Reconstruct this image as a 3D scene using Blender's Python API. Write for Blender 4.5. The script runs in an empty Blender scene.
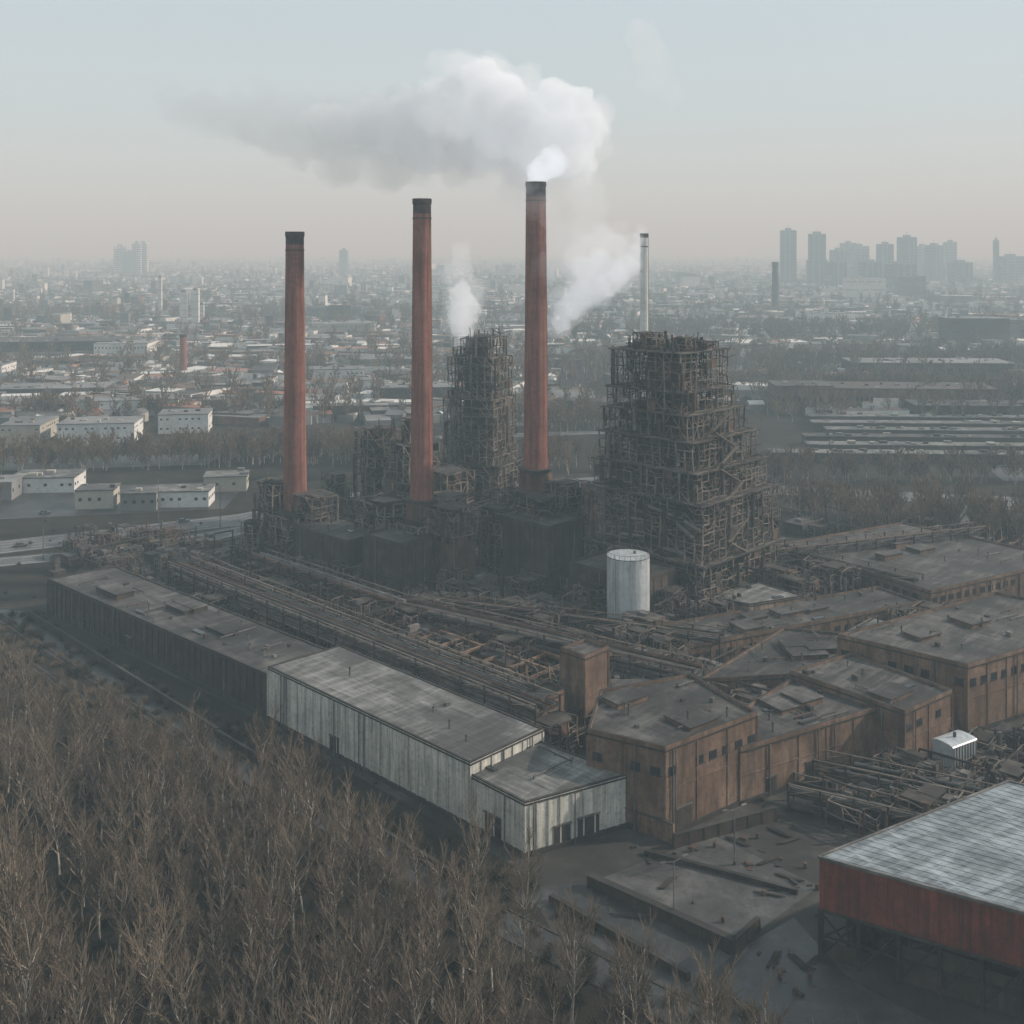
import bpy, math, random
from mathutils import Vector, Matrix
random.seed(7)
R=random.random
U=random.uniform
scene=bpy.context.scene
COL=scene.collection
SUN_AZ=math.radians(82); SUN_EL=math.radians(31)

# ------------------------------------------------------------ materials
def mk(name):
    m=bpy.data.materials.new(name); m.use_nodes=True
    nt=m.node_tree; b=nt.nodes['Principled BSDF']
    return m,nt,b
def ramp(nt,stops):
    r=nt.nodes.new('ShaderNodeValToRGB'); e=r.color_ramp.elements
    while len(e)<len(stops): e.new(0.5)
    for i,(p,c) in enumerate(stops):
        e[i].position=p; e[i].color=(c[0],c[1],c[2],1)
    return r
def noise(nt,scale,detail=6,rough=.6,sc=(1,1,1),coord=None):
    g=coord or nt.nodes.new('ShaderNodeNewGeometry').outputs['Position']
    mp=nt.nodes.new('ShaderNodeMapping'); mp.inputs['Scale'].default_value=sc
    nt.links.new(g,mp.inputs['Vector'])
    n=nt.nodes.new('ShaderNodeTexNoise'); n.inputs['Scale'].default_value=scale
    n.inputs['Detail'].default_value=detail; n.inputs['Roughness'].default_value=rough
    nt.links.new(mp.outputs[0],n.inputs['Vector'])
    return n.outputs['Fac']
def mixc(nt,fac,a,b,mode='MIX'):
    x=nt.nodes.new('ShaderNodeMix'); x.data_type='RGBA'; x.blend_type=mode
    if isinstance(fac,(int,float)): x.inputs[0].default_value=fac
    else: nt.links.new(fac,x.inputs[0])
    for s,v in ((6,a),(7,b)):
        if isinstance(v,tuple): x.inputs[s].default_value=(v[0],v[1],v[2],1)
        else: nt.links.new(v,x.inputs[s])
    return x.outputs[2]
def grime(name,dark,mid,light,scale=.25,rough=.85,metal=0,streak=False,dirt=(.02,.018,.015),dirtamt=.7,bump=0.0,spec=.3,ss=1.1,sz=.06):
    m,nt,b=mk(name)
    f=noise(nt,scale,5,.65)
    r=ramp(nt,[(.3,dark),(.5,mid),(.7,light)]); nt.links.new(f,r.inputs[0])
    col=r.outputs[0]
    if streak:
        s=noise(nt,ss,6,.7,(1,1,sz))
        sr=ramp(nt,[(.42,(0,0,0)),(.66,(dirtamt,)*3)]); nt.links.new(s,sr.inputs[0])
        col=mixc(nt,sr.outputs[0],col,dirt)
    if dirtamt>0:
        s2=noise(nt,scale*6,4,.7)
        sr2=ramp(nt,[(.5,(0,0,0)),(.72,(dirtamt*.8,)*3)]); nt.links.new(s2,sr2.inputs[0])
        col=mixc(nt,sr2.outputs[0],col,dirt)
    nt.links.new(col,b.inputs['Base Color'])
    b.inputs['Roughness'].default_value=rough; b.inputs['Metallic'].default_value=metal
    b.inputs['Specular IOR Level'].default_value=spec
    if bump:
        bp=nt.nodes.new('ShaderNodeBump'); bp.inputs['Distance'].default_value=bump
        nt.links.new(s2,bp.inputs['Height']); nt.links.new(bp.outputs[0],b.inputs['Normal'])
    return m
def roofmat(name,dark,mid,light,rough=.75,metal=0,ang=-.76,spec=.4,scale=.12,joint=.5,c2=.8,bw=4.0):
    m,nt,b=mk(name)
    g=nt.nodes.new('ShaderNodeNewGeometry').outputs['Position']
    vr=nt.nodes.new('ShaderNodeVectorRotate'); vr.rotation_type='Z_AXIS'; vr.inputs['Angle'].default_value=-ang
    nt.links.new(g,vr.inputs['Vector'])
    f=noise(nt,scale,8,.7,coord=vr.outputs[0]); r=ramp(nt,[(.32,dark),(.5,mid),(.66,light)]); nt.links.new(f,r.inputs[0])
    s=noise(nt,.7,7,.75,(.09,1,1),coord=vr.outputs[0]); sr=ramp(nt,[(.45,(0,0,0)),(.66,(.9,)*3)]); nt.links.new(s,sr.inputs[0])
    s3=noise(nt,.7,7,.75,(1,.09,1),coord=vr.outputs[0]); sr3=ramp(nt,[(.48,(0,0,0)),(.7,(.8,)*3)]); nt.links.new(s3,sr3.inputs[0])
    c=mixc(nt,sr.outputs[0],r.outputs[0],tuple(x*.35 for x in dark))
    c=mixc(nt,sr3.outputs[0],c,tuple(min(1,x*1.35) for x in light))
    s4=noise(nt,.05,6,.7); sr4=ramp(nt,[(.46,(0,0,0)),(.6,(.75,)*3)]); nt.links.new(s4,sr4.inputs[0])
    c=mixc(nt,sr4.outputs[0],c,tuple(x*.5 for x in dark))
    bk=nt.nodes.new('ShaderNodeTexBrick'); bk.inputs['Scale'].default_value=1.0
    bk.inputs['Brick Width'].default_value=bw; bk.inputs['Row Height'].default_value=1.3; bk.inputs['Mortar Size'].default_value=.05
    bk.inputs['Color1'].default_value=(1,1,1,1); bk.inputs['Color2'].default_value=(c2,c2,c2,1); bk.inputs['Mortar'].default_value=(joint,)*3+(1,)
    nt.links.new(vr.outputs[0],bk.inputs['Vector'])
    c=mixc(nt,.8,c,bk.outputs['Color'],'MULTIPLY')
    nt.links.new(c,b.inputs['Base Color'])
    b.inputs['Roughness'].default_value=rough; b.inputs['Metallic'].default_value=metal
    b.inputs['Specular IOR Level'].default_value=spec
    if rough<.5:
        rr=nt.nodes.new('ShaderNodeMapRange'); rr.inputs[1].default_value=.35; rr.inputs[2].default_value=.65; rr.inputs[3].default_value=.25; rr.inputs[4].default_value=.6
        nt.links.new(s,rr.inputs[0]); nt.links.new(rr.outputs[0],b.inputs['Roughness'])
    return m

M={}
M['palewall']=grime('pale_weathered_cladding',(.42,.415,.38),(.6,.59,.53),(.7,.68,.6),.2,.8,streak=True,dirt=(.15,.14,.115),dirtamt=.7)
M['darkwall']=grime('dark_brown_cladding',(.026,.021,.018),(.052,.04,.032),(.095,.07,.053),.25,streak=True)
M['brownwall']=grime('brown_concrete_wall',(.09,.055,.037),(.165,.105,.072),(.27,.185,.135),.16,streak=True,dirt=(.038,.026,.02),dirtamt=.75,ss=.5,sz=.16)
M['tanwall']=grime('tan_render_wall',(.19,.135,.1),(.29,.215,.16),(.36,.29,.23),.2,streak=True,dirt=(.06,.045,.034),dirtamt=.7,ss=.5,sz=.15)
M['rustwall']=grime('rusty_steel_wall',(.05,.028,.02),(.105,.058,.04),(.165,.1,.07),.3,streak=True,ss=.6,sz=.12)
M['redwall']=grime('red_painted_cladding',(.11,.028,.019),(.18,.046,.03),(.24,.07,.046),.2,.7,streak=True,dirt=(.035,.02,.016),dirtamt=.75)
M['roofpale']=roofmat('grey_sheet_roof',(.08,.079,.074),(.155,.153,.145),(.26,.258,.248))
M['roofdark']=roofmat('dark_felt_roof',(.025,.023,.021),(.055,.05,.046),(.135,.127,.118),joint=.7,c2=.85)
M['roofmetal']=roofmat('wet_metal_roof',(.15,.17,.18),(.25,.28,.295),(.39,.42,.44),.36,.3,ang=.53,spec=.7,joint=.9,c2=.96,bw=30)
M['steel']=grime('sooty_structural_steel',(.014,.012,.011),(.03,.025,.022),(.07,.056,.046),.15,.8)
M['steel2']=grime('brown_lattice_steel',(.07,.056,.046),(.15,.122,.1),(.25,.21,.175),.15,.75)
M['core']=grime('dark_furnace_casing',(.009,.008,.0075),(.02,.017,.015),(.05,.037,.028),.12,.9,streak=True)
M['pipe']=grime('weathered_pipe',(.05,.046,.043),(.1,.092,.086),(.2,.188,.175),.2,.6)
M['slab']=grime('grating_platform',(.018,.016,.014),(.042,.036,.032),(.1,.088,.077),.2,.85)
M['brick']=grime('red_chimney_brick',(.18,.068,.05),(.255,.1,.074),(.32,.145,.112),.12,.85,streak=True,dirt=(.085,.04,.032),dirtamt=.75,ss=.8,sz=.05)
M['soot']=grime('sooty_chimney_rim',(.02,.015,.014),(.055,.035,.03),(.1,.055,.045),.4,.9)
M['tank']=grime('galvanised_tank_paint',(.36,.4,.42),(.47,.51,.53),(.56,.6,.62),.15,.42,.15,streak=True,dirt=(.2,.2,.2),dirtamt=.6,spec=.5)
M['white']=grime('chalky_white_paint',(.48,.48,.46),(.6,.6,.58),(.68,.68,.66),.1,.7,dirt=(.2,.2,.19),dirtamt=.5)
M['cream']=grime('cream_render',(.3,.28,.24),(.38,.36,.31),(.45,.43,.37),.05,.8,dirtamt=.3)
M['orange']=grime('orange_tile',(.22,.1,.065),(.3,.14,.095),(.36,.19,.135),.05,.8,dirtamt=.3)
M['grey']=grime('grey_concrete_far',(.1,.1,.1),(.17,.17,.17),(.26,.26,.26),.03,.8,dirtamt=.3)
M['darkfar']=grime('dark_far_brick',(.04,.034,.03),(.068,.056,.05),(.105,.09,.08),.03,.8,dirtamt=.3)
M['glass'],_nt,_b=mk('dirty_window_glass'); _b.inputs['Base Color'].default_value=(.02,.025,.03,1); _b.inputs['Roughness'].default_value=.25
M['trim']=grime('dark_trim',(.02,.018,.016),(.035,.03,.028),(.06,.05,.045),.5,.8)
M['conc']=grime('stained_yard_concrete',(.016,.0148,.0135),(.033,.03,.027),(.085,.08,.073),.06,.8,bump=.05,dirt=(.010,.009,.008))
M['road']=grime('old_asphalt',(.07,.07,.073),(.1,.102,.106),(.135,.138,.142),.08,.7)
M['yardroad']=grime('wet_dark_asphalt',(.014,.014,.014),(.03,.0295,.0295),(.07,.068,.066),.15,.5,dirt=(.010,.0095,.009),dirtamt=.8,bump=.03,spec=.5)
M['paint']=grime('road_marking_paint',(.3,.3,.29),(.45,.45,.43),(.5,.5,.48),.5,.7)
M['twig']=grime('bare_twigs',(.08,.059,.042),(.14,.107,.077),(.215,.168,.123),.07,.9,dirtamt=.0)
M['bark']=grime('birch_bark',(.22,.195,.16),(.36,.325,.275),(.5,.46,.4),.8,.9,dirtamt=.4)
M['scrub']=grime('dry_scrub',(.018,.016,.011),(.034,.029,.019),(.062,.052,.036),.3,.95,dirtamt=0)
M['slabpale']=grime('pale_concrete_apron',(.024,.023,.022),(.052,.05,.048),(.12,.117,.112),.12,.6,bump=.03,dirt=(.012,.011,.010),dirtamt=.9,spec=.5)
M['carpaint'],_nt,_b=mk('dark_blue_car_paint'); _b.inputs['Base Color'].default_value=(.05,.07,.11,1); _b.inputs['Roughness'].default_value=.35
M['carwhite'],_nt,_b=mk('white_car_paint'); _b.inputs['Base Color'].default_value=(.5,.5,.5,1); _b.inputs['Roughness'].default_value=.35

def ground_mat():
    m,nt,b=mk('winter_ground')
    f1=noise(nt,.004,8,.7); r1=ramp(nt,[(.35,(.019,.016,.012)),(.5,(.031,.027,.021)),(.62,(.06,.056,.046)),(.75,(.11,.105,.09))]); nt.links.new(f1,r1.inputs[0])
    f2=noise(nt,.12,10,.75); r2=ramp(nt,[(.3,(.35,.35,.35)),(.55,(1,1,1)),(.75,(1.6,1.5,1.4))]); nt.links.new(f2,r2.inputs[0])
    c=mixc(nt,1.0,r1.outputs[0],r2.outputs[0],'MULTIPLY')
    nt.links.new(c,b.inputs['Base Color']); b.inputs['Roughness'].default_value=.95; b.inputs['Specular IOR Level'].default_value=.15
    bp=nt.nodes.new('ShaderNodeBump'); bp.inputs['Distance'].default_value=.5; nt.links.new(f2,bp.inputs['Height']); nt.links.new(bp.outputs[0],b.inputs['Normal'])
    return m
M['ground']=ground_mat()

# ------------------------------------------------------------ mesh builder
class MB:
    def __init__(s): s.v=[];s.f=[];s.m=[]
    def add(s,vs,fs,m):
        o=len(s.v); s.v.extend(vs)
        for f in fs: s.f.append(tuple(i+o for i in f)); s.m.append(m)
    def prism(s,poly,z0,z1,mw,mr=None,cap=True,bottom=False):
        n=len(poly); vs=[(x,y,z0) for x,y in poly]+[(x,y,z1) for x,y in poly]
        s.add(vs,[(i,(i+1)%n,n+(i+1)%n,n+i) for i in range(n)],mw)
        if cap: s.add([(x,y,z1) for x,y in poly],[tuple(range(n))],mr or mw)
        if bottom: s.add([(x,y,z0) for x,y in poly],[tuple(range(n-1,-1,-1))],mw)
    def obox(s,cx,cy,ang,lx,ly,z0,z1,m,mr=None,bottom=True):
        c,d=math.cos(ang),math.sin(ang)
        p=[(cx+c*a*lx/2-d*b*ly/2, cy+d*a*lx/2+c*b*ly/2) for a,b in ((-1,-1),(1,-1),(1,1),(-1,1))]
        s.prism(p,z0,z1,m,mr,True,bottom)
    def beam(s,p,q,w,m,h=None):
        p=Vector(p);q=Vector(q);d=q-p
        if d.length<1e-4: return
        d.normalize(); up=Vector((0,0,1)) if abs(d.z)<.9 else Vector((.72,-.69,0))
        a=d.cross(up).normalized()*w/2; b=d.cross(a).normalized()*(h or w)/2
        vs=[tuple(p+a*i+b*j) for i,j in ((-1,-1),(1,-1),(1,1),(-1,1))]+[tuple(q+a*i+b*j) for i,j in ((-1,-1),(1,-1),(1,1),(-1,1))]
        s.add(vs,[(0,1,5,4),(1,2,6,5),(2,3,7,6),(3,0,4,7)],m)
    def cyl(s,p,q,r0,r1,n,m,cap=True):
        p=Vector(p);q=Vector(q);d=(q-p).normalized(); up=Vector((0,0,1)) if abs(d.z)<.9 else Vector((1,0,0))
        a=d.cross(up).normalized(); b=a.cross(d).normalized()
        vs=[]
        for P,r in ((p,r0),(q,r1)):
            for i in range(n):
                t=2*math.pi*i/n; vs.append(tuple(P+a*math.cos(t)*r+b*math.sin(t)*r))
        s.add(vs,[(i,n+i,n+(i+1)%n,(i+1)%n) for i in range(n)],m)
        if cap: s.add(vs[n:],[tuple(range(n))],m)
    def obj(s,name,parent=None,smooth=False):
        used=sorted(set(s.m)); remap={k:i for i,k in enumerate(used)}
        me=bpy.data.meshes.new(name); me.from_pydata(s.v,[],s.f)
        for k in used: me.materials.append(M[k])
        me.polygons.foreach_set('material_index',[remap[k] for k in s.m])
        if smooth: me.polygons.foreach_set('use_smooth',[len(f)<=4 for f in s.f])
        me.update()
        o=bpy.data.objects.new(name,me); COL.objects.link(o)
        if parent: o.parent=parent
        return o
def empty(name):
    o=bpy.data.objects.new(name,None); COL.objects.link(o); return o
AX=Vector((.72,-.69)).normalized(); BX=Vector((-AX.y,AX.x)); ANG=math.atan2(AX.y,AX.x)
def ccw(poly):
    a=sum(poly[i][0]*poly[(i+1)%len(poly)][1]-poly[(i+1)%len(poly)][0]*poly[i][1] for i in range(len(poly)))
    return poly if a>0 else poly[::-1]
def inpoly(x,y,poly):
    c=False;n=len(poly)
    for i in range(n):
        x1,y1=poly[i];x2,y2=poly[(i+1)%n]
        if (y1>y)!=(y2>y) and x<(x2-x1)*(y-y1)/(y2-y1)+x1: c=not c
    return c
FOOT=[]
def building(name,poly,h,wall,roof,rib=6,ribd=.16,win=None,vents=6,parapet=.6,doors=1,z0=0,ribmat=None,raised=0):
    poly=ccw(poly); FOOT.append(poly)
    e=empty(name)
    w=MB(); w.prism(poly,z0,h,wall,roof); w.obj('walls_and_roof',e)
    d=MB(); n=len(poly)
    for i in range(n):
        a=Vector(poly[i]);b=Vector(poly[(i+1)%n]); L=(b-a).length; t=(b-a)/L; nrm=Vector((t.y,-t.x)); ang=math.atan2(t.y,t.x)
        mid=(a+b)/2
        c=mid-nrm*.18; d.obox(c.x,c.y,ang,L-.02*i,.42+.01*i,h-.05-.01*i,h+parapet-.013*i,wall if parapet>.4 else 'trim','trim')
        c=mid+nrm*.08; d.obox(c.x,c.y,ang,L+.1,.14,h-.45-.01*i,h-.2-.01*i,'trim')
        if wall in('brownwall','tanwall') and h>7:
            c=mid+nrm*.05; d.obox(c.x,c.y,ang,L+.06,.12,h*.52,h*.52+.22,wall)
        k=max(1,int(L/rib))
        for j in range(k+1):
            p=a+t*(L*j/k)*.996+nrm*ribd*.4
            d.obox(p.x,p.y,ang,.26 if rib<4 else .45,ribd,z0+.02,h-.5,ribmat or wall,bottom=False)
        c=mid+nrm*.12; d.obox(c.x,c.y,ang,L+.2,.3,z0,z0+.9+.013*i,'trim')
        if win:
            wz,wh=win; kw=max(1,int(L/3.2))
            for j in range(kw):
                if R()<.3: continue
                p=a+t*(L*(j+.5)/kw)+nrm*.04
                ww=min(1.8,L/kw-.9)
                if ww<.5: continue
                d.obox(p.x,p.y,ang,ww,.1,wz,wz+wh,'glass')
                q=p+nrm*.07
                d.obox(q.x,q.y,ang,ww+.3,.12,wz-.18,wz-.02,'trim')
                d.obox(q.x,q.y,ang,.1,.08,wz,wz+wh,'trim')
        if L>8:
            for _ in range(doors):
                s=U(.15,.85); p=a+t*(L*s)+nrm*.06
                dw=U(2.4,4.2);dh=U(2.6,4.2)
                d.obox(p.x,p.y,ang,dw,.2,.02,dh,'trim'); q=p+nrm*.1
                d.obox(q.x,q.y,ang,dw+.4,.3,dh,dh+.25,'pipe')
        for _ in range(int(L/9)):
            s=U(.05,.95);p=a+t*(L*s)+nrm*.3; d.cyl((p.x,p.y,0),(p.x,p.y,h-.3),.12,.12,6,'pipe')
    xs=[p[0] for p in poly];ys=[p[1] for p in poly]
    e0=(Vector(poly[1])-Vector(poly[0])); ra=math.atan2(e0.y,e0.x)
    cx=sum(xs)/n;cy=sum(ys)/n
    for i in range(raised):
        for _ in range(60):
            x=U(min(xs),max(xs));y=U(min(ys),max(ys))
            if inpoly(cx+(x-cx)*1.7,cy+(y-cy)*1.7,poly): break
        else: continue
        lx,ly=U(5,11),U(3.5,6.5); hh=U(.5,1.4)
        d.obox(x,y,ra,lx,ly,h+.002,h+hh+.01*i,wall,roof); d.obox(x,y,ra,lx+.5,ly+.5,h+hh+.01*i+.01,h+hh+.2+.01*i,'trim',roof)
    cnt=0;tries=0
    while cnt<vents and tries<400:
        tries+=1
        x=U(min(xs),max(xs));y=U(min(ys),max(ys))
        if not inpoly(cx+(x-cx)*1.2,cy+(y-cy)*1.2,poly): continue
        cnt+=1; k=R()
        if k<.35:
            s=U(.5,1.2); d.obox(x,y,ra,s,s*U(.7,1.6),h+.001*cnt,h+U(.4,1.0),random.choice(['pipe','trim','steel']))
        elif k<.6:
            hh=U(.8,2.0); d.cyl((x,y,h),(x,y,h+hh),.18,.18,8,'pipe'); d.cyl((x,y,h+hh),(x,y,h+hh+.25),.34,.12,8,'trim')
        elif k<.75:
            d.obox(x,y,ra,U(2,5),U(1,1.4),h+.01,h+.3,'trim','glass')
        else:
            L=U(4,10); a2=ra+(math.pi/2 if R()<.4 else 0)
            qx,qy=x+math.cos(a2)*L,y+math.sin(a2)*L
            if inpoly(qx,qy,poly):
                d.cyl((x,y,h+.5),(qx,qy,h+.5),.13,.13,6,random.choice(['pipe','steel','rustwall']))
                for t in (0,.5,1): d.beam((x+(qx-x)*t,y+(qy-y)*t,h),(x+(qx-x)*t,y+(qy-y)*t,h+.5),.12,'steel')
    d.obj('ribs_parapet_doors_and_vents',e)
    return e

# ------------------------------------------------------------ ground
g=MB(); S=16000
g.add([(-S,-500,0),(S,-500,0),(S,S,0),(-S,S,0)],[(0,1,2,3)],'ground'); g.obj('ground')
y=MB(); y.add([(p[0],p[1],.03) for p in [(-128,302),(-52,231),(1,177),(9,150),(34,128),(110,128),(210,240),(150,345),(60,400),(-100,405),(-135,345)]],[tuple(range(11))],'conc')
y.obj('industrial_yard_pavement')

# ------------------------------------------------------------ site buildings
building('pale_warehouse',[(-51.6,232.6),(-7.2,189.3),(5.7,202.7),(-38.3,245)],11.2,'palewall','roofpale',rib=2.6,ribd=.22,vents=5,parapet=.2,doors=1)
building('pale_warehouse_annex',[(-7.9,190.4),(2.1,180),(20,189.6),(5.2,202.4)],9,'palewall','roofpale',rib=2.2,ribd=.22,vents=3,parapet=.2,doors=2)
building('dark_long_shed',[(-127,301),(-51.4,233.2),(-38.6,245.6),(-113,313)],9,'darkwall','roofdark',rib=2.6,ribd=.22,vents=30,parapet=.3,doors=2,ribmat='trim',raised=4)
building('brown_mill_building',[(25.9,186),(44.6,200),(35.3,218),(16.8,210),(13.3,193)],15,'brownwall','roofdark',vents=14,win=(10.4,1.3),raised=2)
building('brown_workshop',[(40.9,197),(72,215),(60,231),(35.5,204)],9.8,'brownwall','roofdark',vents=16,doors=2,raised=2)
building('brown_store_building',[(75,210),(88,220),(74,240),(58,230)],11,'brownwall','roofdark',vents=10,win=(7.4,1.3),raised=1)
building('brown_rolling_mill',[(93.4,225.4),(142,253),(120,273),(72,243)],14,'brownwall','roofdark',vents=18,win=(9.8,1.5),raised=2)
building('low_range_building',[(42,259),(108,291),(101,304),(34,272)],5.8,'brownwall','roofdark',vents=26,win=(2.8,1.2),raised=4)
building('pale_gable_shed',[(111.5,293),(165,323),(130,366),(83,340)],8,'brownwall','roofdark',vents=18,win=(5,1.4),raised=3)
building('flat_roof_pump_house',[(61.3,284),(77,291),(68,303),(52,291)],7.6,'tanwall','roofpale',vents=5,parapet=.25)
building('low_flat_shed',[(40,236),(62,239),(88,262),(66,268)],6.8,'brownwall','roofdark',vents=20,raised=3)
building('low_tar_shed',[(17,222),(38,222),(44,246),(24,252)],6.0,'darkwall','roofdark',vents=18,raised=2)
def sq(cx,cy,s,s2=None,ang=ANG):
    s2=s2 or s; c,d=math.cos(ang),math.sin(ang)
    return [(cx+c*a*s/2-d*b*s2/2, cy+d*a*s/2+c*b*s2/2) for a,b in ((-1,-1),(1,-1),(1,1),(-1,1))]
building('brown_lift_tower',sq(15,227,6.5,7.5),17,'brownwall','roofdark',vents=1)
building('brown_switch_house',sq(6.5,221,5.5,8),10.5,'brownwall','roofdark',vents=1)
building('rusty_engine_house',sq(-18,321,11,9),21.5,'rustwall','roofdark',vents=3,rib=2.4,win=(15,2))
building('rusty_boiler_house',sq(-33,316,16,12),17,'darkwall','roofdark',vents=5,rib=2.8)
building('rusty_casting_house',sq(30,300,24,16),13,'darkwall','roofdark',vents=8,rib=2.8)
building('dark_sinter_house',sq(-52,335,26,16),14,'darkwall','roofdark',vents=6,rib=2.8)
building('dark_blower_house',sq(8,330,22,16),19,'darkwall','roofdark',vents=6,rib=2.8)
SITE_FOOT=len(FOOT)

# red hall: cladding band on open frame
e=empty('red_clad_hall'); hall=ccw([(43.2,154.3),(66,141.4),(104,160),(79.5,176)]); FOOT.append(hall)
b=MB(); b.prism(hall,7.2,14.4,'redwall','roofmetal',bottom=True); b.obj('cladding_and_roof',e)
b=MB(); n=4
for i in range(n):
    a=Vector(hall[i]);c=Vector(hall[(i+1)%n]);L=(c-a).length;t=(c-a)/L;nr=Vector((t.y,-t.x));ang=math.atan2(t.y,t.x)
    k=int(L/5.2)
    for j in range(k+1):
        p=a+t*(L*j/k)-nr*.3; b.obox(p.x,p.y,ang,.5,.5,0,7.2,'steel')
        if j<k:
            p2=a+t*(L*(j+1)/k)-nr*.3; b.beam((p.x,p.y,.3),(p2.x,p2.y,6.8),.2,'steel'); b.beam((p.x,p.y,3.4),(p2.x,p2.y,3.4),.28,'steel')
            if R()<.45:
                mm=(p+p2)/2-nr*.4; b.obox(mm.x,mm.y,ang,L/k-.6,.12,.1,U(2.5,6.6),random.choice(['darkwall','rustwall']))
    for j in range(int(L/1.3)+1):
        q=a+t*(L*j/int(L/1.3))*.995+nr*.06; b.obox(q.x,q.y,ang,.1,.1,7.3,14.3,'redwall')
    m_=(a+c)/2+nr*.14
    b.obox(m_.x,m_.y,ang,L+.3,.3,6.9-.01*i,7.25,'trim'); b.obox(m_.x,m_.y,ang,L+.3,.34,14.2-.01*i,14.62-.01*i,'pipe')
for i in range(26):
    f=(i+.5)/26
    p=Vector(hall[0])+(Vector(hall[3])-Vector(hall[0]))*f
    q=Vector(hall[1])+(Vector(hall[2])-Vector(hall[1]))*f
    b.beam((p.x,p.y,14.42),(q.x,q.y,14.42),.07,'roofmetal')
for i in range(40):
    x=U(46,98);yy=U(143,172)
    if inpoly(x,yy,hall): b.obox(x,yy,U(0,3),U(1,4),U(1,3),0,U(1,4.5),random.choice(['trim','rustwall','steel','pipe']))
b.obj('frame_columns_and_stock',e)

# ------------------------------------------------------------ chimneys
def chimney(name,x,y,h,rt,rb,zb=30,wall='brick'):
    e=empty(name); b=MB(); N=32; seg=26
    prof=[]
    for i in range(seg+1):
        z=h*i/seg; r=rb+(rt-rb)*(i/seg)**.8; prof.append((z,r))
    for (z0,r0),(z1,r1) in zip(prof,prof[1:]):
        b.cyl((x,y,z0),(x,y,z1),r0,r1,N,wall if z1<h*.99 or wall=='white' else 'soot',cap=False)
    b.obj('shaft',e,smooth=True)
    c=MB()
    for zz in [h*k/14 for k in range(3,14)]:
        r=rb+(rt-rb)*(zz/h)**.8; c.cyl((x,y,zz),(x,y,zz+.25),r+.05,r+.05,N,wall)
    r=rt
    c.cyl((x,y,h-1.8),(x,y,h-1.2),r+.02,r+.22,N,'soot',False); c.cyl((x,y,h-1.2),(x,y,h+.1),r+.22,r+.2,N,'soot',False)
    c.cyl((x,y,h+.1),(x,y,h-1.5),r+.2,r-.5,N,'soot',False)
    c.cyl((x,y,h-6),(x,y,h-5.6),r+.18,r+.18,N,'soot')
    c.add([(x+(r-.2)*math.cos(t*.2),y+(r-.2)*math.sin(t*.2),h-1) for t in range(31)],[tuple(range(31))],'soot')
    c.cyl((x,y,0),(x,y,zb*.55),rb*1.5,rb*1.45,N,'rustwall'); c.cyl((x,y,zb*.55),(x,y,zb*.62),rb*1.6,rb*1.6,N,'trim'); c.cyl((x,y,zb*.62),(x,y,zb),rb*1.32,rb*1.18,N,'rustwall'); c.cyl((x,y,zb),(x,y,zb+.7),rb*1.3,rb*1.3,N,'trim')
    t=-.6
    for s in (-.25,.25):
        px=x+(rb+.35)*math.cos(t)-s*math.sin(t);py=y+(rb+.35)*math.sin(t)+s*math.cos(t)
        qx=x+(rt+.35)*math.cos(t)-s*math.sin(t);qy=y+(rt+.35)*math.sin(t)+s*math.cos(t)
        c.beam((px,py,zb),(qx,qy,h),.09,'soot')
    c.obj('rim_bands_plinth_and_ladder',e)
chimney('brick_chimney',-69.3,351,104.8,2.85,4.1,16)
chimney('brick_chimney',-27,330,114.4,2.7,3.9,24)
chimney('brick_chimney',7.5,346,120.4,3.1,4.3,30)
chimney('white_steel_chimney',59.2,493,106,1.7,2.2,10,'white')

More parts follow.
